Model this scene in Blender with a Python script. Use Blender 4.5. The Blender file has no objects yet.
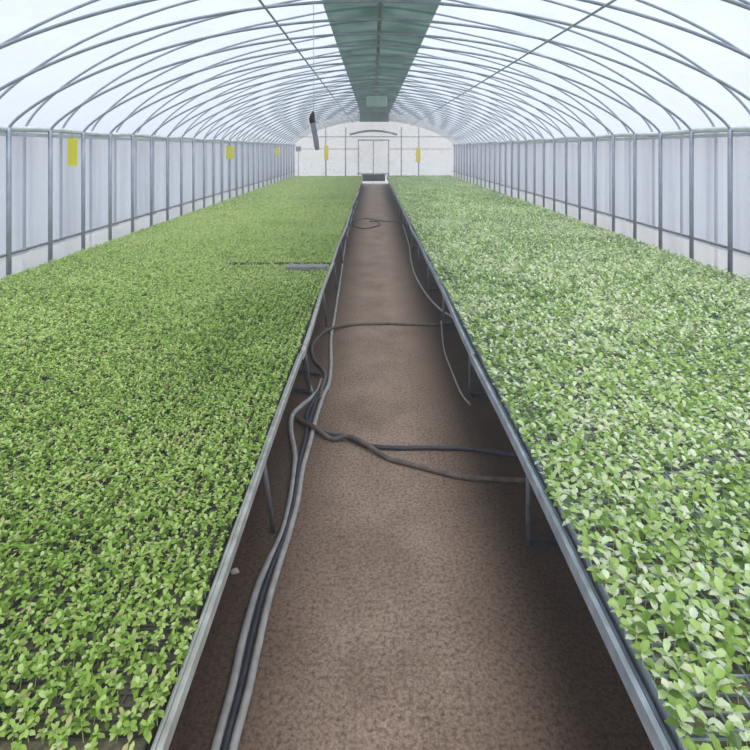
import bpy, math, random
import numpy as np
from mathutils import Vector, Matrix
random.seed(7); RNG = np.random.default_rng(11)
scn = bpy.context.scene
col = scn.collection

# ---------------------------------------------------------------- materials
def newmat(name):
    m = bpy.data.materials.new(name); m.use_nodes = True
    nt = m.node_tree; nt.nodes.clear()
    out = nt.nodes.new('ShaderNodeOutputMaterial')
    return m, nt, out
def pbr(name, c1, c2=None, scale=8.0, rough=0.6, metal=0.0, bump=0.0, detail=4.0, spec=0.5):
    m, nt, out = newmat(name)
    b = nt.nodes.new('ShaderNodeBsdfPrincipled')
    b.inputs['Roughness'].default_value = rough; b.inputs['Metallic'].default_value = metal
    b.inputs['Specular IOR Level'].default_value = spec
    tc = nt.nodes.new('ShaderNodeTexCoord')
    n = nt.nodes.new('ShaderNodeTexNoise'); n.inputs['Scale'].default_value = scale; n.inputs['Detail'].default_value = detail
    r = nt.nodes.new('ShaderNodeValToRGB')
    r.color_ramp.elements[0].position = .32; r.color_ramp.elements[1].position = .68
    r.color_ramp.elements[0].color = (*c1, 1); r.color_ramp.elements[1].color = (*(c2 or c1), 1)
    nt.links.new(tc.outputs['Object'], n.inputs['Vector']); nt.links.new(n.outputs['Fac'], r.inputs['Fac'])
    nt.links.new(r.outputs['Color'], b.inputs['Base Color'])
    if bump:
        bp = nt.nodes.new('ShaderNodeBump'); bp.inputs['Strength'].default_value = bump; bp.inputs['Distance'].default_value = .02
        nt.links.new(n.outputs['Fac'], bp.inputs['Height']); nt.links.new(bp.outputs['Normal'], b.inputs['Normal'])
    nt.links.new(b.outputs['BSDF'], out.inputs['Surface'])
    return m
def film(name, colr, transp, trans_mix=0.7, tint=(1, 1, 1), stripes=0):
    m, nt, out = newmat(name)
    d = nt.nodes.new('ShaderNodeBsdfDiffuse'); t = nt.nodes.new('ShaderNodeBsdfTranslucent')
    p = nt.nodes.new('ShaderNodeBsdfTransparent'); p.inputs['Color'].default_value = (*tint, 1)
    for s in (d, t): s.inputs['Color'].default_value = (*colr, 1)
    a = nt.nodes.new('ShaderNodeMixShader'); a.inputs['Fac'].default_value = trans_mix
    nt.links.new(d.outputs[0], a.inputs[1]); nt.links.new(t.outputs[0], a.inputs[2])
    b = nt.nodes.new('ShaderNodeMixShader')
    tc = nt.nodes.new('ShaderNodeTexCoord'); mp = nt.nodes.new('ShaderNodeMapping')
    mp.inputs['Scale'].default_value = (1, 3.0 if stripes else .6, .15 if stripes else 1)
    n = nt.nodes.new('ShaderNodeTexNoise'); n.inputs['Scale'].default_value = 1.6; n.inputs['Detail'].default_value = 3
    mr = nt.nodes.new('ShaderNodeMapRange')
    mr.inputs['From Min'].default_value = .3; mr.inputs['From Max'].default_value = .7
    mr.inputs['To Min'].default_value = max(0, transp - (.20 if stripes else .12)); mr.inputs['To Max'].default_value = min(1, transp + (.16 if stripes else .12)) if transp > 0 else 0
    nt.links.new(tc.outputs['Object'], mp.inputs['Vector']); nt.links.new(mp.outputs[0], n.inputs['Vector'])
    nt.links.new(n.outputs['Fac'], mr.inputs['Value']); nt.links.new(mr.outputs[0], b.inputs['Fac'])
    nt.links.new(a.outputs[0], b.inputs[1]); nt.links.new(p.outputs[0], b.inputs[2])
    nt.links.new(b.outputs[0], out.inputs['Surface'])
    return m
def leafmat(name, ramp, spec=.5, rough=.4):
    m, nt, out = newmat(name)
    at = nt.nodes.new('ShaderNodeAttribute'); at.attribute_name = 'tint'
    tc = nt.nodes.new('ShaderNodeNewGeometry')
    big = nt.nodes.new('ShaderNodeTexNoise'); big.inputs['Scale'].default_value = 1.1; big.inputs['Detail'].default_value = 3
    nt.links.new(tc.outputs['Position'], big.inputs['Vector'])
    ad = nt.nodes.new('ShaderNodeMath'); ad.operation = 'MULTIPLY_ADD'; ad.inputs[1].default_value = .7; 
    sb = nt.nodes.new('ShaderNodeMath'); sb.operation = 'SUBTRACT'; sb.inputs[1].default_value = .35
    nt.links.new(big.outputs['Fac'], ad.inputs[0]); nt.links.new(at.outputs['Fac'], ad.inputs[2])
    nt.links.new(ad.outputs[0], sb.inputs[0])
    r = nt.nodes.new('ShaderNodeValToRGB')
    els = r.color_ramp.elements
    while len(els) < len(ramp): els.new(.5)
    for e, (p, c) in zip(els, ramp): e.position = p; e.color = (*c, 1)
    nt.links.new(sb.outputs[0], r.inputs['Fac'])
    b = nt.nodes.new('ShaderNodeBsdfPrincipled'); b.inputs['Roughness'].default_value = rough
    b.inputs['Specular IOR Level'].default_value = spec
    t = nt.nodes.new('ShaderNodeBsdfTranslucent'); mx = nt.nodes.new('ShaderNodeMixShader'); mx.inputs['Fac'].default_value = .35
    nt.links.new(r.outputs['Color'], b.inputs['Base Color']); nt.links.new(r.outputs['Color'], t.inputs['Color'])
    nt.links.new(b.outputs[0], mx.inputs[1]); nt.links.new(t.outputs[0], mx.inputs[2])
    nt.links.new(mx.outputs[0], out.inputs['Surface'])
    return m

M = {}
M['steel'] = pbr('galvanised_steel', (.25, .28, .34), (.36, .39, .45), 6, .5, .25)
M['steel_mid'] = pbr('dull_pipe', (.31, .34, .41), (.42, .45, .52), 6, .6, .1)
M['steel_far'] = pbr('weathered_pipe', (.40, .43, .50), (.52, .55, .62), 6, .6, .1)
M['rail'] = pbr('bench_rail_metal', (.38, .375, .34), (.60, .59, .55), 14, .5, 0)
M['rail_blue'] = pbr('bluish_rail_metal', (.27, .31, .35), (.44, .48, .52), 14, .5, 0)
M['rail_lip'] = pbr('bench_rail_dark_lip', (.10, .12, .17), (.18, .20, .26), 10, .5, .2)  # dark blue-grey of the right bench's rail pipe
M['legs'] = pbr('bench_leg_steel', (.15, .16, .17), (.26, .27, .29), 12, .5, .5)
M['soil_tray'] = pbr('potting_soil', (.09, .075, .045), (.20, .16, .10), 60, .95, bump=.3)
M['tray_dark'] = pbr('black_tray_plastic', (.05, .05, .032), (.10, .095, .065), 10, .5)
M['tray_grey'] = pbr('pale_tray_plastic', (.28, .33, .36), (.42, .48, .52), 12, .5)
M['hose_grey'] = pbr('grey_hose_rubber', (.32, .295, .28), (.48, .445, .42), 20, .55)
M['hose_dark'] = pbr('dark_hose_rubber', (.02, .02, .03), (.045, .045, .06), 20, .45)
M['hose_brown'] = pbr('muddy_hose_rubber', (.075, .055, .046), (.17, .13, .105), 20, .6)
M['yellow'] = None
M['white'] = pbr('white_paint', (.75, .76, .78), (.86, .87, .88), 6, .5)
M['eave'] = pbr('rolled_white_film', (.55, .57, .58), (.80, .80, .80), 5, .6)
M['board'] = pbr('grey_board', (.17, .18, .16), (.28, .28, .26), 20, .7)
M['black'] = pbr('black_rubber', (.015, .015, .018), (.03, .03, .03), 10, .6)
M['greybody'] = pbr('grey_plastic', (.20, .20, .25), (.30, .30, .35), 10, .6)
M['skirt'] = film('white_plastic_skirt', (.95, .95, .96), .12, .5)
M['vent'] = pbr('pale_green_plastic', (.46, .60, .54), (.56, .68, .62), 5, .6)
M['pebble'] = pbr('pale_stone', (.4, .36, .3), (.5, .46, .4), 15, .8)
M['yellow'] = film('yellow_card', (1.0, .90, .03), .0, .6)
M['roof'] = film('roof_film', (.68, .73, .85), .60, tint=(.84,.90,.98))
M['curtain'] = film('side_curtain_film', (.50, .52, .61), .38, tint=(.8,.84,.92), stripes=1)
M['endfilm'] = film('end_wall_film', (.98, .98, .99), .78)
M['doorfilm'] = film('door_film', (.98, .98, .99), .87, .9)
M['shade'] = film('green_shade_net', (.075, .125, .10), .10, .5, (.6, .75, .68))

# soil of the aisle: pale middle, bench shade painted along the sides, fine dark specks
def soil():
    m, nt, out = newmat('side_shaded_soil')
    g = nt.nodes.new('ShaderNodeNewGeometry')
    b = nt.nodes.new('ShaderNodeBsdfPrincipled'); b.inputs['Roughness'].default_value = .95; b.inputs['Specular IOR Level'].default_value = .15
    def noise(s, d):
        n = nt.nodes.new('ShaderNodeTexNoise'); n.inputs['Scale'].default_value = s; n.inputs['Detail'].default_value = d
        n.inputs['Roughness'].default_value = .65
        nt.links.new(g.outputs['Position'], n.inputs['Vector']); return n
    n1, n2, n3 = noise(2.2, 5), noise(58, 7), noise(110, 3)
    r1 = nt.nodes.new('ShaderNodeValToRGB'); r1.color_ramp.elements[0].position = .3; r1.color_ramp.elements[1].position = .7
    r1.color_ramp.elements[0].color = (.27, .185, .135, 1); r1.color_ramp.elements[1].color = (.48, .345, .265, 1)
    r2 = nt.nodes.new('ShaderNodeValToRGB'); r2.color_ramp.elements[0].position = .34; r2.color_ramp.elements[1].position = .56
    r2.color_ramp.elements[0].color = (.42, .38, .35, 1); r2.color_ramp.elements[1].color = (1, 1, 1, 1)
    r3 = nt.nodes.new('ShaderNodeValToRGB'); r3.color_ramp.elements[0].position = .38; r3.color_ramp.elements[1].position = .6
    r3.color_ramp.elements[0].color = (.72, .72, .72, 1); r3.color_ramp.elements[1].color = (1.08, 1.06, 1.04, 1)
    a = nt.nodes.new('ShaderNodeMixRGB'); a.blend_type = 'MULTIPLY'; a.inputs[0].default_value = 1
    c = nt.nodes.new('ShaderNodeMixRGB'); c.blend_type = 'MULTIPLY'; c.inputs[0].default_value = 1
    # bench shade painted into the soil colour towards both sides of the aisle
    sx = nt.nodes.new('ShaderNodeSeparateXYZ'); nt.links.new(g.outputs['Position'], sx.inputs[0])
    s = nt.nodes.new('ShaderNodeMath'); s.operation = 'SUBTRACT'; s.inputs[1].default_value = .06
    ab = nt.nodes.new('ShaderNodeMath'); ab.operation = 'ABSOLUTE'
    wn = nt.nodes.new('ShaderNodeMath'); wn.operation = 'MULTIPLY_ADD'; wn.inputs[1].default_value = .35
    nt.links.new(sx.outputs['X'], s.inputs[0]); nt.links.new(s.outputs[0], ab.inputs[0])
    nt.links.new(n1.outputs['Fac'], wn.inputs[0]); nt.links.new(ab.outputs[0], wn.inputs[2])
    mr = nt.nodes.new('ShaderNodeMapRange'); mr.inputs['From Min'].default_value = .38; mr.inputs['From Max'].default_value = .85
    mr.inputs['To Min'].default_value = 0; mr.inputs['To Max'].default_value = 1
    nt.links.new(wn.outputs[0], mr.inputs['Value'])
    w = nt.nodes.new('ShaderNodeMixRGB'); w.blend_type = 'MULTIPLY'
    w.inputs[2].default_value = (.27, .215, .18, 1)
    nt.links.new(mr.outputs[0], w.inputs[0])
    nt.links.new(n1.outputs['Fac'], r1.inputs[0]); nt.links.new(n2.outputs['Fac'], r2.inputs[0]); nt.links.new(n3.outputs['Fac'], r3.inputs[0])
    nt.links.new(r1.outputs[0], a.inputs[1]); nt.links.new(r2.outputs[0], a.inputs[2])
    nt.links.new(a.outputs[0], c.inputs[1]); nt.links.new(r3.outputs[0], c.inputs[2])
    nt.links.new(c.outputs[0], w.inputs[1]); nt.links.new(w.outputs[0], b.inputs['Base Color'])
    bp = nt.nodes.new('ShaderNodeBump'); bp.inputs['Strength'].default_value = .6; bp.inputs['Distance'].default_value = .012
    nt.links.new(n2.outputs['Fac'], bp.inputs['Height']); nt.links.new(bp.outputs[0], b.inputs['Normal'])
    nt.links.new(b.outputs[0], out.inputs['Surface'])
    return m
M['soil'] = soil()
M['outside'] = pbr('pale_outside_ground', (.40, .41, .42), (.48, .49, .50), .6, .9)
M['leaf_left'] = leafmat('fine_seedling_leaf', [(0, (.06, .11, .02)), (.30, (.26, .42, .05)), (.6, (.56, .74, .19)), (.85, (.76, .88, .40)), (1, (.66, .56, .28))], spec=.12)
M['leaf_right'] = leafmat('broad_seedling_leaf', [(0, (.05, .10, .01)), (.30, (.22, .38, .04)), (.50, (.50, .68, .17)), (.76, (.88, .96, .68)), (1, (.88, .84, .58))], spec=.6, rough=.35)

# ---------------------------------------------------------------- mesh helpers
class MB:
    def __init__(s): s.v = []; s.f = []; s.sm = []
    def box(s, x0, x1, y0, y1, z0, z1):
        n = len(s.v)
        s.v += [(x0,y0,z0),(x1,y0,z0),(x1,y1,z0),(x0,y1,z0),(x0,y0,z1),(x1,y0,z1),(x1,y1,z1),(x0,y1,z1)]
        for f in ((0,3,2,1),(4,5,6,7),(0,1,5,4),(1,2,6,5),(2,3,7,6),(3,0,4,7)): s.f.append(tuple(n+i for i in f)); s.sm.append(False)
    def tube(s, pts, r, seg=8, cap=True):
        pts = [Vector(p) for p in pts]; n = len(pts); base = len(s.v)
        rr = r if isinstance(r, (list, tuple)) else [r]*n
        up = None
        for i, p in enumerate(pts):
            t = (pts[min(i+1, n-1)] - pts[max(i-1, 0)]).normalized()
            if up is None:
                up = Vector((0,0,1)) if abs(t.z) < .9 else Vector((1,0,0))
            a = t.cross(up).normalized(); b = a.cross(t).normalized(); up = b
            for k in range(seg):
                an = 2*math.pi*k/seg
                s.v.append(tuple(p + (a*math.cos(an) + b*math.sin(an))*rr[i]))
        for i in range(n-1):
            for k in range(seg):
                k2 = (k+1) % seg
                s.f.append((base+i*seg+k, base+i*seg+k2, base+(i+1)*seg+k2, base+(i+1)*seg+k)); s.sm.append(True)
        if cap:
            s.f.append(tuple(base+k for k in range(seg))[::-1]); s.sm.append(False)
            s.f.append(tuple(base+(n-1)*seg+k for k in range(seg))); s.sm.append(False)
    def quad(s, *p):
        n = len(s.v); s.v += list(p); s.f.append(tuple(range(n, n+len(p)))); s.sm.append(False)
    def mesh(s, name):
        me = bpy.data.meshes.new(name); me.from_pydata(s.v, [], s.f); me.update()
        me.polygons.foreach_set('use_smooth', s.sm)
        return me
    def build(s, name, mat, parent=None, loc=(0,0,0), bevel=0):
        me = s.mesh(name); me.materials.append(mat)
        return link(name, me, parent, loc, bevel)
def link(name, me, parent=None, loc=(0,0,0), bevel=0):
    o = bpy.data.objects.new(name, me); col.objects.link(o); o.location = loc; o.parent = parent
    if bevel:
        b = o.modifiers.new('edge', 'BEVEL'); b.width = bevel; b.segments = 2; b.limit_method = 'ANGLE'
    return o
def tag(o, label, cat, group=None, kind=None):
    o['label'] = label; o['category'] = cat
    if group: o['group'] = group
    if kind: o['kind'] = kind
    return o
def thing(name, label, cat, loc=(0,0,0), group=None):
    o = bpy.data.objects.new(name, None); col.objects.link(o); o.location = loc; o.empty_display_size = .1
    return tag(o, label, cat, group)
def struct(o): o['kind'] = 'structure'; return o
def copy_tree(o, parent=None):
    c = o.copy(); col.objects.link(c); c.parent = parent
    for ch in list(o.children): copy_tree(ch, c)
    return c
def smooth(pts, n=8):
    P = [Vector(p) for p in pts]; P = [2*P[0]-P[1]] + P + [2*P[-1]-P[-2]]; out = []
    for i in range(1, len(P)-2):
        a, b, c, d = P[i-1:i+3]
        for k in range(n):
            t = k/n
            out.append(.5*((2*b)+(c-a)*t+(2*a-5*b+4*c-d)*t*t+(3*b-a-3*c+d)*t**3))
    out.append(P[-2]); return out

# ---------------------------------------------------------------- the house
Y0, Y1 = -1.0, 28.6          # ends of the greenhouse, metres along the aisle
CX, HW = .08, 4.18           # centre line and half width at the walls
EAVE, RIDGE, EYE = 2.13, 3.38, 1.9
OUT = 1.68                   # rise of the outer roof over the eave
def prof(x, p, hw, rise):    # roof height over the eave
    t = min(1, abs(x)/hw); r = rise*(1-t*t)**p
    return r + (.10*(1-abs(x)/1.3) if p == .70 and abs(x) < 1.3 else 0)   # slight peak of the outer row

# ground
b = MB(); b.box(-5.2, 5.4, Y0-1, Y1+1.2, -.2, 0); struct(b.build('floor', M['soil']))
b = MB(); b.box(-60, 60, -30, 90, -.5, -.21); o = b.build('outside_ground', M['outside']); struct(o)

# roof film, a curved sheet over the outer hoops, green shade strip along the ridge
def sheet(name, mat, xa, xb, y0, y1, off, nx=40, ny=30, p=.70, hw=HW+.16, rise=OUT+.015, zb=EAVE-.02):
    me = bpy.data.meshes.new(name); v = []; f = []
    for j in range(ny+1):
        for i in range(nx+1):
            a0 = math.asin(max(-1, min(1, xa/hw))); a1 = math.asin(max(-1, min(1, xb/hw)))
            x = hw*math.sin(a0+(a1-a0)*i/nx); y = y0+(y1-y0)*j/ny
            v.append((CX+x, y, zb+prof(x, p, hw, rise)+off))
    for j in range(ny):
        for i in range(nx):
            n = j*(nx+1)+i; f.append((n, n+1, n+nx+2, n+nx+1))
    me.from_pydata(v, [], f); me.update(); me.polygons.foreach_set('use_smooth', [True]*len(f)); me.materials.append(mat)
    return link(name, me)
struct(sheet('ceiling', M['roof'], -HW-.16, HW+.16, Y0, Y1, .015))
tag(sheet('shade_net', M['shade'], -.73, .78, Y0+.1, Y1-.05, -.035, nx=8, ny=40), 'long dark green shade net strip running under the roof ridge', 'shade net')

b = MB(); N = 10
for i in range(N):
    xa, xb = -.78+1.54*i/N, -.78+1.54*(i+1)/N
    w_ = .02*math.sin(i*2.1); w2 = .02*math.sin((i+1)*2.1)
    b.quad((CX+xa, Y1-.14+w_, 3.33), (CX+xb, Y1-.14+w2, 3.33), (CX+xb, Y1-.14+w2, 3.84), (CX+xa, Y1-.14+w_, 3.84))
tag(b.build('shade_net', M['shade']), 'short flap of dark green net hanging at the far gable', 'shade net')
# side walls
for side, s in (('left', -1), ('right', 1)):
    X = CX + s*(HW+.05)
    b = MB(); n = 240
    for i in range(n):
        ya = Y0+(Y1-Y0)*i/n; yb = Y0+(Y1-Y0)*(i+1)/n
        wa = .012*math.sin(ya*8.2); wb = .012*math.sin(yb*8.2)
        b.quad((X+wa, ya, .66), (X+wb, yb, .66), (X+wb, yb, EAVE), (X+wa, ya, EAVE))
    struct(b.build('wall_'+side, M['curtain']))
    b = MB(); b.quad((X, Y0, 0), (X, Y1, 0), (X, Y1, .72), (X, Y0, .72)); struct(b.build('baseboard_'+side, M['skirt']))
    # outer cover between curtain head and roof edge
    b = MB(); b.quad((X, Y0, EAVE), (X, Y1, EAVE), (CX+s*(HW+.16), Y1, EAVE), (CX+s*(HW+.16), Y0, EAVE))
    struct(b.build('trim_'+('1' if s < 0 else '2'), M['eave']))
    # eave: rolled film and steel rail
    t = thing('eave_rail', f'steel eave rail with a roll of white film along the {side} wall top', 'rail', (CX+s*(HW-.03), 0, EAVE))
    pts = [(0, Y0+i*.5, .012*math.sin(i*1.3)) for i in range(int((Y1-Y0)/.5)+1)]
    b = MB(); b.tube(pts, .034, 10); b.build('film_roll', M['eave'], t)
    b = MB(); b.box(-.02, .02, Y0, Y1, -.085, -.045); b.build('rail', M['steel_far'], t)
    b = MB(); b.tube([(CX+s*(HW-.05), Y0, .73), (CX+s*(HW-.05), Y1, .73)], .016, 8)
    tag(b.build('curtain_rail', M['legs']), f'thin dark rail clamping the foot of the {side} side curtain', 'rail')

# hoops: inner ones on the thick posts (flatter), outer ones rounder
SP = .77
def hoop(name, y, hw, rise, p, zb, r, rp, mat, label, group, skew):
    t = thing(name, label, 'roof hoop', (CX, y, 0), group)
    pts = []
    N = 56
    for i in range(N+1):
        a = -math.pi/2 + math.pi*i/N; x = hw*math.sin(a)
        pts.append((x, skew*x/hw, zb+prof(x, p, hw, rise)))
    b = MB(); b.tube(pts, r, 7, False); b.build('arch', mat, t)
    for s in (-1, 1):
        b = MB(); b.tube([(s*hw, skew*s, 0), (s*hw, skew*s, zb+.01)], rp, 8); b.build('post', mat, t)
    return t
inner = hoop('roof_hoop', 0, HW-.06, RIDGE-EAVE, .78, EAVE, .0165, .027, M['steel'],
             'slim grey steel hoop of the inner row, its thick posts inside the curtains', 'inner roof hoops', .18)
outer = hoop('roof_hoop', 0, HW+.13, OUT, .70, EAVE-.02, .0155, .020, M['steel_mid'],
             'paler round-shouldered hoop of the outer row, its posts behind the curtains', 'outer roof hoops', .18)
k0 = -9
ys = [6.17+SP*i for i in range(k0, 30) if Y0+.2 < 6.17+SP*i < Y1-.3]
for i, y in enumerate(ys):
    o = inner if i == 0 else copy_tree(inner); o.location.y = y
for i, y in enumerate(ys[:-1]):
    o = outer if i == 0 else copy_tree(outer); o.location.y = y+.56

# purlins along the roof
def purlin(x, r, lab):
    z = EAVE + prof(x, .78, HW-.06, RIDGE-EAVE) - .03
    b = MB(); b.tube([(CX+x, Y0, z), (CX+x, Y1, z)], r, 8); tag(b.build('purlin', M['steel']), lab, 'pipe')
purlin(-1.13, .012, 'thin long pipe under the roof hoops left of the green strip')
purlin(1.92, .012, 'thin long pipe under the roof hoops right of the green strip')
b = MB(); b.tube([(CX+.02, Y0, EAVE+OUT+.02), (CX+.02, Y1-.2, EAVE+OUT+.02)], .036, 8)
tag(b.build('ridge_pipe', M['legs']), 'dark ridge pipe along the middle of the green strip', 'pipe')

# end walls
def endwall(name, y):
    b = MB(); hw = HW+.16; N = 48; zs = []
    xs = [hw*math.sin(-math.pi/2+math.pi*i/N) for i in range(N+1)]
    for i in range(N):
        za = EAVE+prof(xs[i], .70, hw, OUT); zb = EAVE+prof(xs[i+1], .70, hw, OUT)
        b.quad((CX+xs[i], y, 0), (CX+xs[i+1], y, 0), (CX+xs[i+1], y, zb), (CX+xs[i], y, za))
    return struct(b.build(name, M['endfilm']))
endwall('wall_back', Y1); endwall('wall_front', Y0)
b = MB(); P = Y1-.05
for x in (-2.5, -1.45, 1.5, 2.42): b.box(x-.03, x+.03, P, P+.04, 0, 3.05)
b.box(-4.1, -.82, P, P+.03, 1.88, 1.92); b.box(.86, 4.2, P, P+.03, 1.88, 1.92)
b.box(-4.1, 4.2, P, P+.03, 2.52, 2.57)
struct(b.build('trim_3', M['steel_far']))
# sliding door in the far wall
dr = bpy.data.objects.new('door_1', None); col.objects.link(dr); dr.location = (.02, Y1-.12, 0); struct(dr)
b = MB()
for x in (-.82, .78): b.box(x, x+.05, 0, .05, .2, 2.4)
b.box(-.82, .83, 0, .05, 2.34, 2.4); b.box(-.82, .83, 0, .05, .55, .62); b.box(-.02, .02, 0, .04, .6, 2.36)
b.build('door_frame', M['steel_far'], dr)
b = MB(); b.quad((-.77, .02, .6), (.78, .02, .6), (.78, .02, 2.36), (-.77, .02, 2.36)); b.build('door_film', M['doorfilm'], dr)
b = MB(); b.box(-.60, .62, -.02, .06, .2, .55); b.build('kick_panel', M['black'], dr)
b = MB(); b.box(-.66, .68, -.25, .06, 0, .16); struct(b.build('trim_4', M['white']))
b = MB(); pts = [(.02+x, Y1-.15, 2.66+.20*(1-(x/1.25)**2)) for x in [i*.125-1.25 for i in range(21)]]
b.tube(pts, .055, 8); tag(b.build('door_hood', M['steel']), 'curved grey beam above the far door', 'beam')

# yellow sticky traps
def trap(x, y, z, w, h, lab, flat=False):
    t = thing('sticky_trap', lab, 'insect trap', (x, y, z), 'yellow insect traps hung along the walls')
    b = MB()
    if flat: b.box(-w/2, w/2, -.004, .004, -h/2, h/2)
    else:    # slightly curled card facing the aisle end
        for i in range(6):
            a = -w/2+w*i/6; c = -w/2+w*(i+1)/6
            b.quad((a, .02*math.cos(a*9), -h/2), (c, .02*math.cos(c*9), -h/2), (c, .02*math.cos(c*9), h/2), (a, .02*math.cos(a*9), h/2))
    b.build('card', M['yellow'], t)
    b = MB(); b.tube([(0, 0, h/2), (0, 0, h/2+.1)] if not flat else [(0, 0, -h/2-1.5), (0, 0, -h/2)], .004 if not flat else .012, 6); b.build('wire' if not flat else 'stake', M['legs'], t)
trap(-3.98, 7.14, 1.86, .125, .37, 'yellow insect trap card on the left wall nearest the camera')
trap(-4.0, 15.1, 1.80, .22, .36, 'yellow insect trap card about halfway down the left wall')
trap(-4.0, 22.4, 1.80, .22, .34, 'yellow insect trap card toward the far end of the left wall')
trap(-2.45, Y1-.25, 1.70, .22, .75, 'yellow insect trap card on the far wall, left of the door', True)
trap(2.37, Y1-.25, 1.60, .24, .75, 'yellow insect trap card on the far wall, right of the door', True)
# small dark box on far wall
t = thing('control_box', 'small dark grey box fixed on the far wall at left', 'box', (-3.92, Y1-.2, 1.78))
b = MB(); b.box(-.12, .12, -.08, .1, 0, .26); b.build('case', M['greybody'], t, bevel=.01)
b = MB(); b.tube([(0, 0, -1.78), (0, 0, 0)], .02, 6); b.build('conduit', M['steel_far'], t)

# hanging tube left of the ridge
t = thing('hanging_tube', 'grey tube with a dark cap hanging from the roof by a thin cable', 'hanging tube', (-.57, 5.0, 1.9))
b = MB(); b.tube(smooth([(.055, 0, -.01), (.05, 0, .02), (.035, 0, .12), (.015, 0, .22), (.008, 0, .25)], 4), [.012]+[.02]*3+[.024]*12+[.022], 12); b.build('body', M['greybody'], t)
b = MB(); b.tube([(.01, 0, .24), (.004, 0, .28), (.01, 0, .32), (.02, 0, .345)], [.026, .027, .022, .008], 12); b.build('cap', M['black'], t)
b = MB(); b.tube([(.02, 0, .34), (.022, 0, .6), (.02, 0, 1.30+.12)], .0028, 6); b.build('cable', M['steel_far'], t)

# vent box under the ridge
t = thing('ridge_vent', 'pale green boxed vent hanging below the ridge inside the green strip', 'vent', (CX+.02, 14.3, 3.02))
b = MB(); b.box(-.27, .27, -.15, .15, 0, .27); b.build('housing', M['vent'], t, bevel=.02)
b = MB()
for i in range(4): b.box(-.23, .23, -.165, -.15, .03+i*.06, .055+i*.06)
b.build('louvre', M['vent'], t)
b = MB()
for s in (-.2, .2): b.box(s-.01, s+.01, -.01, .01, .26, .34)
b.build('hanger', M['legs'], t)

# ---------------------------------------------------------------- benches
BZ = .46                                  # top of bench deck
BY0, BY1 = .62, 27.3
EDGE = {-1: -.505, 1: .70}                # aisle-side edges
def edge_x(s, y):                         # slight waviness of the long edge
    w = .012*math.sin(y*.9+s)+.008*math.sin(y*2.3+1.7*s)
    return EDGE[s] + w*.75*min(1, y/3) - s*.004
def bench(s, name_side, lab):
    t = thing('greenhouse_bench', lab, 'bench', (0, 0, 0))
    xin = EDGE[s]; xo = -4.0 if s < 0 else 3.98
    b = MB()
    n = 60
    for i in range(n):                    # deck sheet
        ya = BY0+(BY1-BY0)*i/n; yb = BY0+(BY1-BY0)*(i+1)/n
        xa, xb = edge_x(s, ya)+s*.02, edge_x(s, yb)+s*.02
        q = [(xa, ya), (xb, yb), (xo, yb), (xo, ya)]
        b.quad(*[(x, y, BZ) for x, y in q]); b.quad(*[(x, y, BZ-.02) for x, y in q[::-1]])
    b.build('deck', M['tray_dark'], t)
    # long aisle-side rail in lengths with small joints
    L = 3.1; y = BY0; j = 0
    while y < BY1-.1:
        e = min(y+L, BY1); sh = (.006 if j % 2 else -.004)
        pts = [(edge_x(s, y+(e-y)*i/8)+sh, y+(e-y)*i/8, 0) for i in range(9)]
        b = MB()
        for (x0, ya, _), (x1, yb, _) in zip(pts, pts[1:]):
            w = .016 if s > 0 else .015
            h0, h1 = (BZ-.022, BZ+.030) if s > 0 else (BZ-.010, BZ+.030)
            vs = [(x0-w/2, ya, h0), (x0+w/2, ya, h0), (x0+w/2, ya, h1), (x0-w/2, ya, h1), (x1-w/2, yb, h0), (x1+w/2, yb, h0), (x1+w/2, yb, h1), (x1-w/2, yb, h1)]
            k = len(b.v); b.v += vs
            for f in ((0,1,5,4),(1,2,6,5),(2,3,7,6),(3,0,4,7),(0,3,2,1),(4,5,6,7)): b.f.append(tuple(k+q for q in f)); b.sm.append(False)
        b.build('rail', M['rail_blue' if s > 0 else 'rail'], t)
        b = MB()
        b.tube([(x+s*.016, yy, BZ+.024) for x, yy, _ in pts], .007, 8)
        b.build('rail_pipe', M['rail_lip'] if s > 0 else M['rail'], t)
        y = e; j += 1
    b = MB(); b.box(min(xo, xo-s*.03), max(xo, xo-s*.03), BY0, BY1, BZ-.02, BZ+.04); b.build('rail', M['rail'], t)
    # cross bearers and legs
    yy = 1.04
    while yy < BY1-.2:
        b = MB(); b.box(min(xin+s*.03, xo-s*.05), max(xin+s*.03, xo-s*.05), yy-.018, yy+.018, BZ-.058, BZ-.021); b.build('bearer', M['legs'], t)
        for q, x in enumerate((xin+s*.045, (xin+xo)/2, xo-s*.08)):
            lean = 0
            yb = yy + (.09 if s < 0 else 0)
            xt, xb_ = x, x
            if q == 0 and s < 0: xt, xb_ = x+.02, x+.055
            b = MB(); b.tube([(xb_, yb, .0), (xt, yy, BZ-.03)], .0125, 8); b.build('leg', M['legs'], t)
        if s > 0:
            b = MB(); b.box(xin+.05, xin+.95, yy-.014, yy+.014, .004, .03); b.build('foot_bar', M['hose_dark'], t)
        yy += 1.55
    return t
bench(-1, 'left', 'long low steel bench left of the aisle under the fine-leaved seedlings')
bench(1, 'right', 'long low steel bench right of the aisle under the broad-leaved seedlings')

# ---------------------------------------------------------------- camera projection test (only to pick which repeats are in view)
F = 540.0
def inview(x, y, z, m=6):
    if y < .3: return False
    u = 373+F*x/y; v = 149+F*(EYE-z)/y
    return -m < u < 750+m and v < 750+m

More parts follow.
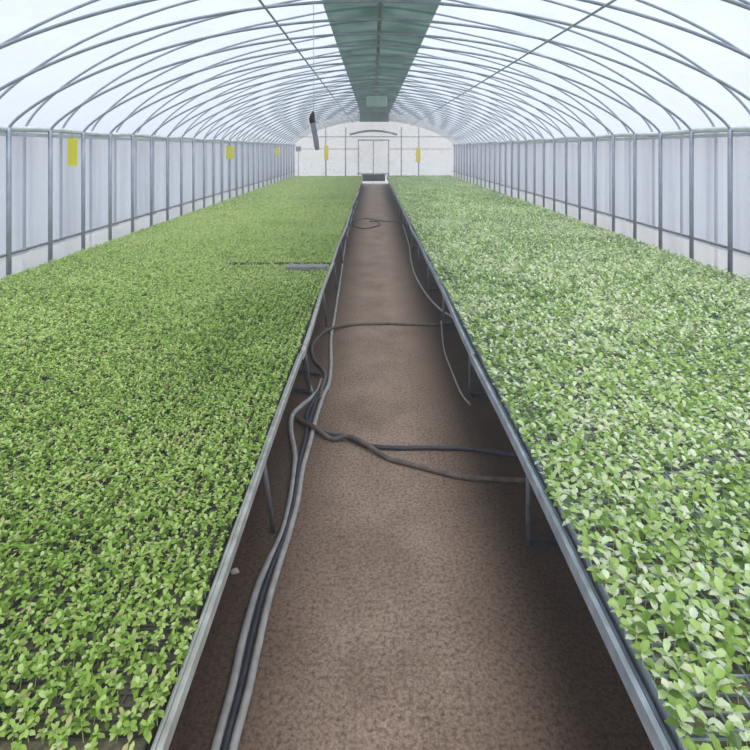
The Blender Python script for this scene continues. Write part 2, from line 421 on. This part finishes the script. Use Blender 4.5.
# ---------------------------------------------------------------- trays
TY = .285
def tray_meshes(w, d, nx, ny, mat, tag_):
    h = .045; b = MB(); r = .006
    b.box(-w/2, w/2, -d/2, -d/2+r, 0, h); b.box(-w/2, w/2, d/2-r, d/2, 0, h)
    b.box(-w/2, -w/2+r, -d/2+r, d/2-r, 0, h); b.box(w/2-r, w/2, -d/2+r, d/2-r, 0, h)
    for i in range(1, nx): x = -w/2+w*i/nx; b.box(x-.003, x+.003, -d/2+r, d/2-r, .01, h-.002)
    for j in range(1, ny): y = -d/2+d*j/ny; b.box(-w/2+r, w/2-r, y-.003, y+.003, .01, h-.002)
    b2 = MB(); b2.box(-w/2+r, w/2-r, -d/2+r, d/2-r, .003, h-.009)
    a = b.mesh('seedling_tray'); a.materials.append(mat); c = b2.mesh('potting_soil'); c.materials.append(M['soil_tray'])
    return a, c, b, b2
FIELDS = {}
def lay_trays(s):
    w = .565 if s < 0 else .53
    nx, ny = (17, 9) if s < 0 else (12, 6)
    cols = 6; mat = M['tray_dark'] if s < 0 else M['tray_grey']
    me, ms, B, B2 = tray_meshes(w-.012, TY-.006, nx, ny, mat, s)
    pos = []
    rows = int((BY1-BY0-.1)/TY)
    for j in range(rows):
        y = BY0+.1+TY*(j+.5)
        for i in range(cols):
            pos.append((EDGE[s]+s*(.024+w*(i+.5)) + random.uniform(-.003, .003), y))
    vis = [p for p in pos if inview(p[0], p[1], .5, 40)]
    vis.sort(key=lambda p: p[0]**2+p[1]**2)
    near = set(vis[:150])
    lab = ('black seedling tray under the fine-leaved crop, camera end of the left bench' if s < 0 else
           'grey seedling tray under the broad-leaved crop, camera end of the right bench')
    first = None
    for p in vis[:150]:
        if first is None:
            first = link('seedling_tray', me, None); tag(first, lab, 'tray', ('trays under fine seedlings' if s < 0 else 'trays under broad seedlings'))
            link('potting_soil', ms, first); o = first
        else: o = copy_tree(first)
        o.location = (p[0], p[1], BZ+.001)
    rest = [p for p in pos if p not in near]
    S = MB(); S2 = MB()
    for x, y in rest:
        a, c = w/2-.006, TY/2-.003; z = BZ+.001
        S.box(x-a, x+a, y-c, y+c, z, z+.036); 
    o = S.build('seedling_trays', mat)
    tag(o, ('black trays of soil under the fine crop, remaining left bench' if s < 0 else 'grey trays of soil under the broad crop, remaining right bench'), 'trays', kind='stuff')
    for x, y in rest:
        a, c = w/2-.014, TY/2-.011; z = BZ+.001
        S2.quad((x-a, y-c, z+.0365), (x+a, y-c, z+.0365), (x+a, y+c, z+.0365), (x-a, y+c, z+.0365))
    S2.build('potting_soil', M['soil_tray'], o)
    return pos, w, nx, ny

# ---------------------------------------------------------------- seedlings
def leaf(L, W, cup, lod):
    """unit leaf along +x starting at origin; returns verts, faces"""
    if lod == 0:
        v = [(0,0,0), (.3*L,.42*W,.05*L+cup), (.3*L,0,.03*L), (.3*L,-.42*W,.05*L+cup), (.68*L,.5*W,.0+cup), (.68*L,0,.02*L), (.68*L,-.5*W,.0+cup), (L,0,-.10*L)]
        f = [(0,2,1,1),(0,3,2,2),(1,2,5,4),(2,3,6,5),(4,5,7,7),(5,6,7,7)]
    else:
        v = [(0,0,0), (.52*L,.5*W,.03*L+cup), (.52*L,-.5*W,.03*L+cup), (L,0,-.06*L)]
        f = [(0,3,1,1),(0,2,3,3)]
    return np.array(v), f
def seedling(rng, L, W, n, h, lod):
    V = []; Fc = []; T = []
    base = rng.uniform(.3, .62)
    # stem: three-sided taper
    if lod < 2:
        r = .0014
        for k in range(3): V.append((r*math.cos(k*2.09), r*math.sin(k*2.09), 0))
        for k in range(3): V.append((r*.8*math.cos(k*2.09), r*.8*math.sin(k*2.09), h))
        for k in range(3): a, b_ = k, (k+1) % 3; Fc.append((a, b_, b_+3, a+3)); T.append(.75)
    a0 = rng.uniform(0, 6.28)
    for i in range(n):
        an = a0 + i*2.4 + rng.uniform(-.35, .35)
        l = L*rng.uniform(.7, 1.12); w = W*rng.uniform(.8, 1.15)
        v, f = leaf(l, w, w*rng.uniform(.04, .18), lod)
        pitch = rng.uniform(-.35, .5) if i < n-2 else rng.uniform(.3, .9)
        z0 = h*(.62+.4*i/n)
        c, s_ = math.cos(pitch), math.sin(pitch)
        x = v[:,0]*c - v[:,2]*s_; z = v[:,0]*s_ + v[:,2]*c
        roll = rng.uniform(-.35, .35); y = v[:,1]*math.cos(roll); z = z + v[:,1]*math.sin(roll)
        X = x*math.cos(an)-y*math.sin(an); Y = x*math.sin(an)+y*math.cos(an)
        k = len(V); V += list(zip(X, Y, z+z0))
        tt = base + rng.normal(0, .20)
        if rng.random() < .07: tt = rng.uniform(.72, 1.0)
        for q in f: Fc.append(tuple(k+j for j in q)); T.append(float(np.clip(tt, 0, 1)))
    F4 = []
    for f in Fc: F4.append(f if len(f) == 4 else (*f, f[-1]))
    return np.array(V, dtype=np.float64), np.array(F4, dtype=np.int64), np.array(T)
def poly_mesh(name, V, F4, T, mat):
    me = bpy.data.meshes.new(name)
    tri = F4[:,2] == F4[:,3]
    cnt = np.where(tri, 3, 4); tot = int(cnt.sum())
    starts = np.concatenate(([0], np.cumsum(cnt)[:-1]))
    keep = np.ones((len(F4), 4), bool); keep[tri, 3] = False
    loops = F4[keep]
    me.vertices.add(len(V)); me.vertices.foreach_set('co', V.astype(np.float32).ravel())
    me.loops.add(tot); me.loops.foreach_set('vertex_index', loops.astype(np.int32))
    me.polygons.add(len(F4)); me.polygons.foreach_set('loop_start', starts.astype(np.int32))
    try: me.polygons.foreach_set('loop_total', cnt.astype(np.int32))
    except Exception: pass
    at = me.attributes.new('tint', 'FLOAT', 'FACE'); at.data.foreach_set('value', T.astype(np.float32))
    me.update(calc_edges=True); me.validate(); me.materials.append(mat)
    return me

def skip_left(x, y):     # bare gaps between tray rows
    if y < 1.245: return RNG.random() < .7
    if abs(y-6.44) < .06 and x > -1.75: return True
    if 14.6 < y < 16.2 and x > -2.3: return RNG.random() < .55
    return False
def plant(s):
    pos, w, nx, ny = lay_trays(s)
    mat = M['leaf_left'] if s < 0 else M['leaf_right']
    if s < 0: L, W, n, h = .0205, .0120, 10, .034
    else:     L, W, n, h = .035, .0215, 7, .042
    NV = 14
    rng = np.random.default_rng(5+s)
    prot = {0: [seedling(rng, L, W, n, h, 0) for _ in range(NV)],
            1: [seedling(rng, L*1.08, W*1.15, n, h, 1) for _ in range(NV)],
            2: [seedling(rng, L*1.35, W*1.4, n-2, h, 2) for _ in range(NV)]}
    spots = []
    for (x, y) in pos:
        for i in range(nx):
            for j in range(ny):
                px = x - w/2 + w*(i+.5)/nx; py = y - TY/2 + TY*(j+.5)/ny
                miss = .03 if s < 0 else .05
                if RNG.random() < miss: continue
                if s < 0 and skip_left(px, py): continue
                edge = max(0, 1-abs(px-EDGE[s])/.16)
                spots.append((px+RNG.normal(0, .003) - s*edge*RNG.uniform(.008, .032), py+RNG.normal(0, .003)))
    z = BZ+.0385
    vis = [p for p in spots if inview(p[0], p[1], z+.03, -2)]
    vis.sort(key=lambda p: p[0]**2+p[1]**2+EYE**2)
    near = vis[:150]; nset = set(near)
    name = 'seedling'
    lab = ('small fine-leaved green seedling at the near end of the left bench' if s < 0 else
           'broad-leaved green seedling at the near end of the right bench')
    grp = 'nearest fine-leaved seedlings' if s < 0 else 'nearest broad-leaved seedlings'
    meshes = [poly_mesh('seedling', *p, mat) for p in prot[0]]
    first = None
    for p in near:
        me = meshes[int(RNG.integers(NV))]
        if first is None: first = link(name, me); tag(first, lab, 'seedling', grp); o = first
        else: o = first.copy(); col.objects.link(o); o.data = me
        o.location = (p[0], p[1], z); o.rotation_euler = (RNG.normal(0, .08), RNG.normal(0, .08), RNG.uniform(0, 6.28))
        sc = RNG.uniform(.85, 1.2); o.scale = (sc, sc, sc*RNG.uniform(.85, 1.25))
    rest = [p for p in spots if p not in nset]
    VV, FF, TT = [], [], []; off = 0
    byv = {}
    for p in rest:
        lod = 0 if p[1] < 3.6 else (1 if p[1] < 11 else 2)
        byv.setdefault((lod, int(RNG.integers(NV))), []).append(p)
    for (lod, vi), ps in byv.items():
        V, F4, T = prot[lod][vi]; m = len(ps); P = np.array(ps)
        a = RNG.uniform(0, 6.28, m); sc = RNG.uniform(.82, 1.22, m); sz = sc*RNG.uniform(.8, 1.3, m)
        c, sn = np.cos(a), np.sin(a)
        X = (V[None,:,0]*c[:,None]-V[None,:,1]*sn[:,None])*sc[:,None]+P[:,0][:,None]
        Y = (V[None,:,0]*sn[:,None]+V[None,:,1]*c[:,None])*sc[:,None]+P[:,1][:,None]
        Z = V[None,:,2]*sz[:,None]+z
        VV.append(np.stack([X, Y, Z], -1).reshape(-1, 3))
        FF.append((F4[None]+(np.arange(m)*len(V))[:,None,None]).reshape(-1, 4)+off)
        TT.append((T[None]+(RNG.normal(0, .07, m)+np.clip((P[:,1]-2.5)*.018, -.04, .14 if s < 0 else .03))[:,None]).ravel().clip(0, 1)); off += m*len(V)  # far leaves lightened: distance haze painted into their tint
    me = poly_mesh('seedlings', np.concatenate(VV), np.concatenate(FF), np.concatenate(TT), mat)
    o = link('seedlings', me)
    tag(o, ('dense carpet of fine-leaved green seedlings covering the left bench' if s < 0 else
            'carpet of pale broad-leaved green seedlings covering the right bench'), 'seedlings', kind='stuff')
plant(-1); plant(1)

# ---------------------------------------------------------------- grey board on the left bench edge
b = MB(); b.box(-.46, 0, -.08, .08, -.012, .035)
o = b.build('board', M['board'], None, (-.525, 6.13, BZ+.085), bevel=.004)
tag(o, 'short grey board lying across the seedlings at the left bench edge', 'board')

# ---------------------------------------------------------------- hoses on the soil
def hose(name, pts, r, mat, lab, z=0, cat='hose'):
    P = [(p[0], p[1], (p[2] if len(p) > 2 else 0)+r*.9+z) for p in pts]
    b = MB(); b.tube(smooth(P, 7), r, 10); return tag(b.build(name, mat), lab, cat)
hose('hose', [(-.50, 1.0), (-.494, 1.4), (-.494, 1.71), (-.492, 1.896), (-.5, 2.077), (-.496, 2.311), (-.473, 2.478), (-.446, 2.644), (-.443, 2.882), (-.468, 3.237), (-.499, 3.409), (-.549, 3.613), (-.572, 3.814), (-.528, 3.961), (-.469, 4.088), (-.430, 4.222), (-.42, 4.40)],
     .0165, M['hose_grey'], 'grey hose nearest the left bench, bowing outward under its edge')
hose('hose', [(-.44, 1.0), (-.440, 1.4), (-.440, 1.71), (-.434, 1.872), (-.436, 2.06), (-.436, 2.26), (-.424, 2.478), (-.412, 2.644), (-.404, 2.898), (-.415, 3.186), (-.405, 3.455), (-.400, 3.745), (-.380, 4.12), (-.354, 4.347), (-.368, 4.728), (-.42, 5.4), (-.431, 5.965), (-.483, 8.143), (-.558, 11.152), (-.585, 15.545), (-.555, 20.1)],
     .0150, M['hose_grey'], 'longest grey hose, running down the left side of the aisle floor')
hose('hose', [(-.468, 1.0), (-.467, 1.4), (-.467, 1.71), (-.464, 1.89), (-.468, 2.081), (-.467, 2.295), (-.449, 2.484), (-.429, 2.644), (-.424, 2.898), (-.441, 3.196), (-.440, 3.455), (-.438, 3.745), (-.42, 4.12), (-.408, 4.403)],
     .0120, M['hose_dark'], 'dark navy hose squeezed between the two parallel grey hoses', .010)
hose('hose', [(-.40, 4.05, .01), (-.399, 4.222, .02), (-.404, 4.54), (-.529, 4.84), (-.582, 5.156), (-.55, 5.4), (-.444, 5.576, .03), (-.225, 5.797), (.173, 5.83), (.644, 5.797), (.87, 5.863)],
     .0150, M['hose_brown'], 'muddy hose looping at left then crossing the middle of the aisle')
hose('hose', [(-.643, 5.104), (-.55, 4.5), (-.475, 4.205), (-.43, 4.055)], .012, M['hose_grey'], 'short thin grey hose slanting out from under the left bench')
hose('hose', [(-.42, 4.15, .02), (-.47, 3.857), (-.447, 3.717), (-.398, 3.638), (-.27, 3.562), (-.171, 3.55), (-.07, 3.455), (.025, 3.42), (.17, 3.409), (.423, 3.409), (.671, 3.386), (.95, 3.30)],
     .0140, M['hose_dark'], 'dark hose crossing the aisle, upper of the nearest twisted pair')
hose('hose', [(-.53, 3.78), (-.395, 3.610, .03), (-.267, 3.514, .0), (-.17, 3.51, .022), (-.07, 3.44, .022), (.086, 3.299), (.163, 3.257), (.364, 3.167), (.54, 3.1), (.90, 3.072)],
     .0145, M['hose_brown'], 'brown hose sagging toward the camera, lower of the nearest twisted pair')
hose('hose', [(-.75, 4.57), (-.684, 4.56), (-.572, 4.54), (-.423, 4.48)], .014, M['hose_dark'], 'short dark hose end under the left bench, farther of two', .012)
hose('hose', [(-.78, 4.25), (-.699, 4.24), (-.594, 4.222), (-.469, 4.154)], .015, M['hose_dark'], 'short dark hose end under the left bench, nearer of two', .01)
hose('hose', [(.906, 5.90, .03), (.784, 6.412), (.686, 7.125), (.633, 8.143), (.656, 9.327), (.712, 10.688), (.75, 13.5)],
     .0120, M['hose_grey'], 'thin grey hose curving along the foot of the right bench')
hose('hose', [(.734, 5.80, .045), (.674, 5.13), (.673, 4.601), (.685, 4.188), (.72, 4.0)], .007, M['hose_grey'], 'very thin grey tube on the soil beside the right bench legs')
hose('hose', [(-.547, 14.055), (-.217, 14.657), (.132, 14.25), (.442, 14.055), (.755, 14.055)], .016, M['hose_brown'], 'far dark hose crossing the whole aisle')
hose('hose', [(-.494, 13.325), (-.261, 12.825), (-.024, 12.987), (.175, 13.5), (.10, 14.05), (-.1, 14.1)], .018, M['hose_brown'], 'far dark hose curled into a loop on the soil')
# small stone by the hose
bm = MB(); rr = random.Random(3)
bm.tube([(-.02, 0, .008), (-.012, .0, .01), (.006, .003, .012), (.02, .0, .008)], [.004, .012, .013, .004], 7)
tag(bm.build('pebble', M['pebble'], None, (-.618, 2.415, -.001)), 'small pale stone on the dark soil beside the left bench', 'stone')

# humid air inside the house
m, nt_, out_ = newmat('humid_air')
vs_ = nt_.nodes.new('ShaderNodeVolumeScatter'); vs_.inputs['Density'].default_value = .022; vs_.inputs['Color'].default_value = (.97, .98, 1, 1)
nt_.links.new(vs_.outputs[0], out_.inputs['Volume'])
b = MB(); N = 24; hh = HW-.14; ya, yb = Y0+.05, Y1-.4
xs = [hh*math.sin(-math.pi/2+math.pi*i/N) for i in range(N+1)]
ring = [(-hh, .62)] + [(x, EAVE-.10+prof(x, .78, hh, RIDGE-EAVE)) for x in xs] + [(hh, .62)]; K = len(ring)
b.v = [(CX+x, ya, z) for x, z in ring] + [(CX+x, yb, z) for x, z in ring]
b.f = [tuple(range(K)), tuple(range(2*K-1, K-1, -1))] + [(i, K+i, K+(i+1) % K, (i+1) % K) for i in range(K)]; b.f = [f[::-1] for f in b.f]; b.sm = [False]*len(b.f)
tag(b.build('haze', m), 'faint humid haze hanging in the air over the benches', 'haze', kind='stuff')
# ---------------------------------------------------------------- light, sky, camera
w = bpy.data.worlds.new('overcast'); scn.world = w; w.use_nodes = True
nt = w.node_tree; bg = nt.nodes['Background']
tc = nt.nodes.new('ShaderNodeTexCoord'); sx = nt.nodes.new('ShaderNodeSeparateXYZ')
rp = nt.nodes.new('ShaderNodeValToRGB'); rp.color_ramp.elements[0].position = .0; rp.color_ramp.elements[1].position = .9
rp.color_ramp.elements[0].color = (1.0, .99, 1.0, 1); rp.color_ramp.elements[1].color = (.74, .86, 1.0, 1)
nt.links.new(tc.outputs['Generated'], sx.inputs[0]); nt.links.new(sx.outputs['Z'], rp.inputs[0]); nt.links.new(rp.outputs[0], bg.inputs['Color'])
bg.inputs['Strength'].default_value = 1.0
sl = bpy.data.lights.new('sun', 'SUN'); sl.energy = 4.5; sl.angle = math.radians(50); sl.color = (1, .97, .92)
so = bpy.data.objects.new('sun', sl); col.objects.link(so); so.rotation_euler = (math.radians(18), math.radians(8), 0)

cd = bpy.data.cameras.new('camera'); cd.lens = F/750*36; cd.sensor_width = 36; cd.sensor_fit = 'HORIZONTAL'
cd.shift_y = -(375-149)/750; cd.shift_x = (375-373)/750; cd.clip_end = 300
co = bpy.data.objects.new('camera', cd); col.objects.link(co); co.location = (0, 0, EYE); co.rotation_euler = (math.pi/2, 0, 0)
scn.camera = co
scn.view_settings.view_transform = 'Standard'; scn.view_settings.look = 'None'
scn.view_settings.exposure = 0.12
scn.cycles.transparent_max_bounces = 24
scn.cycles.max_bounces = 8
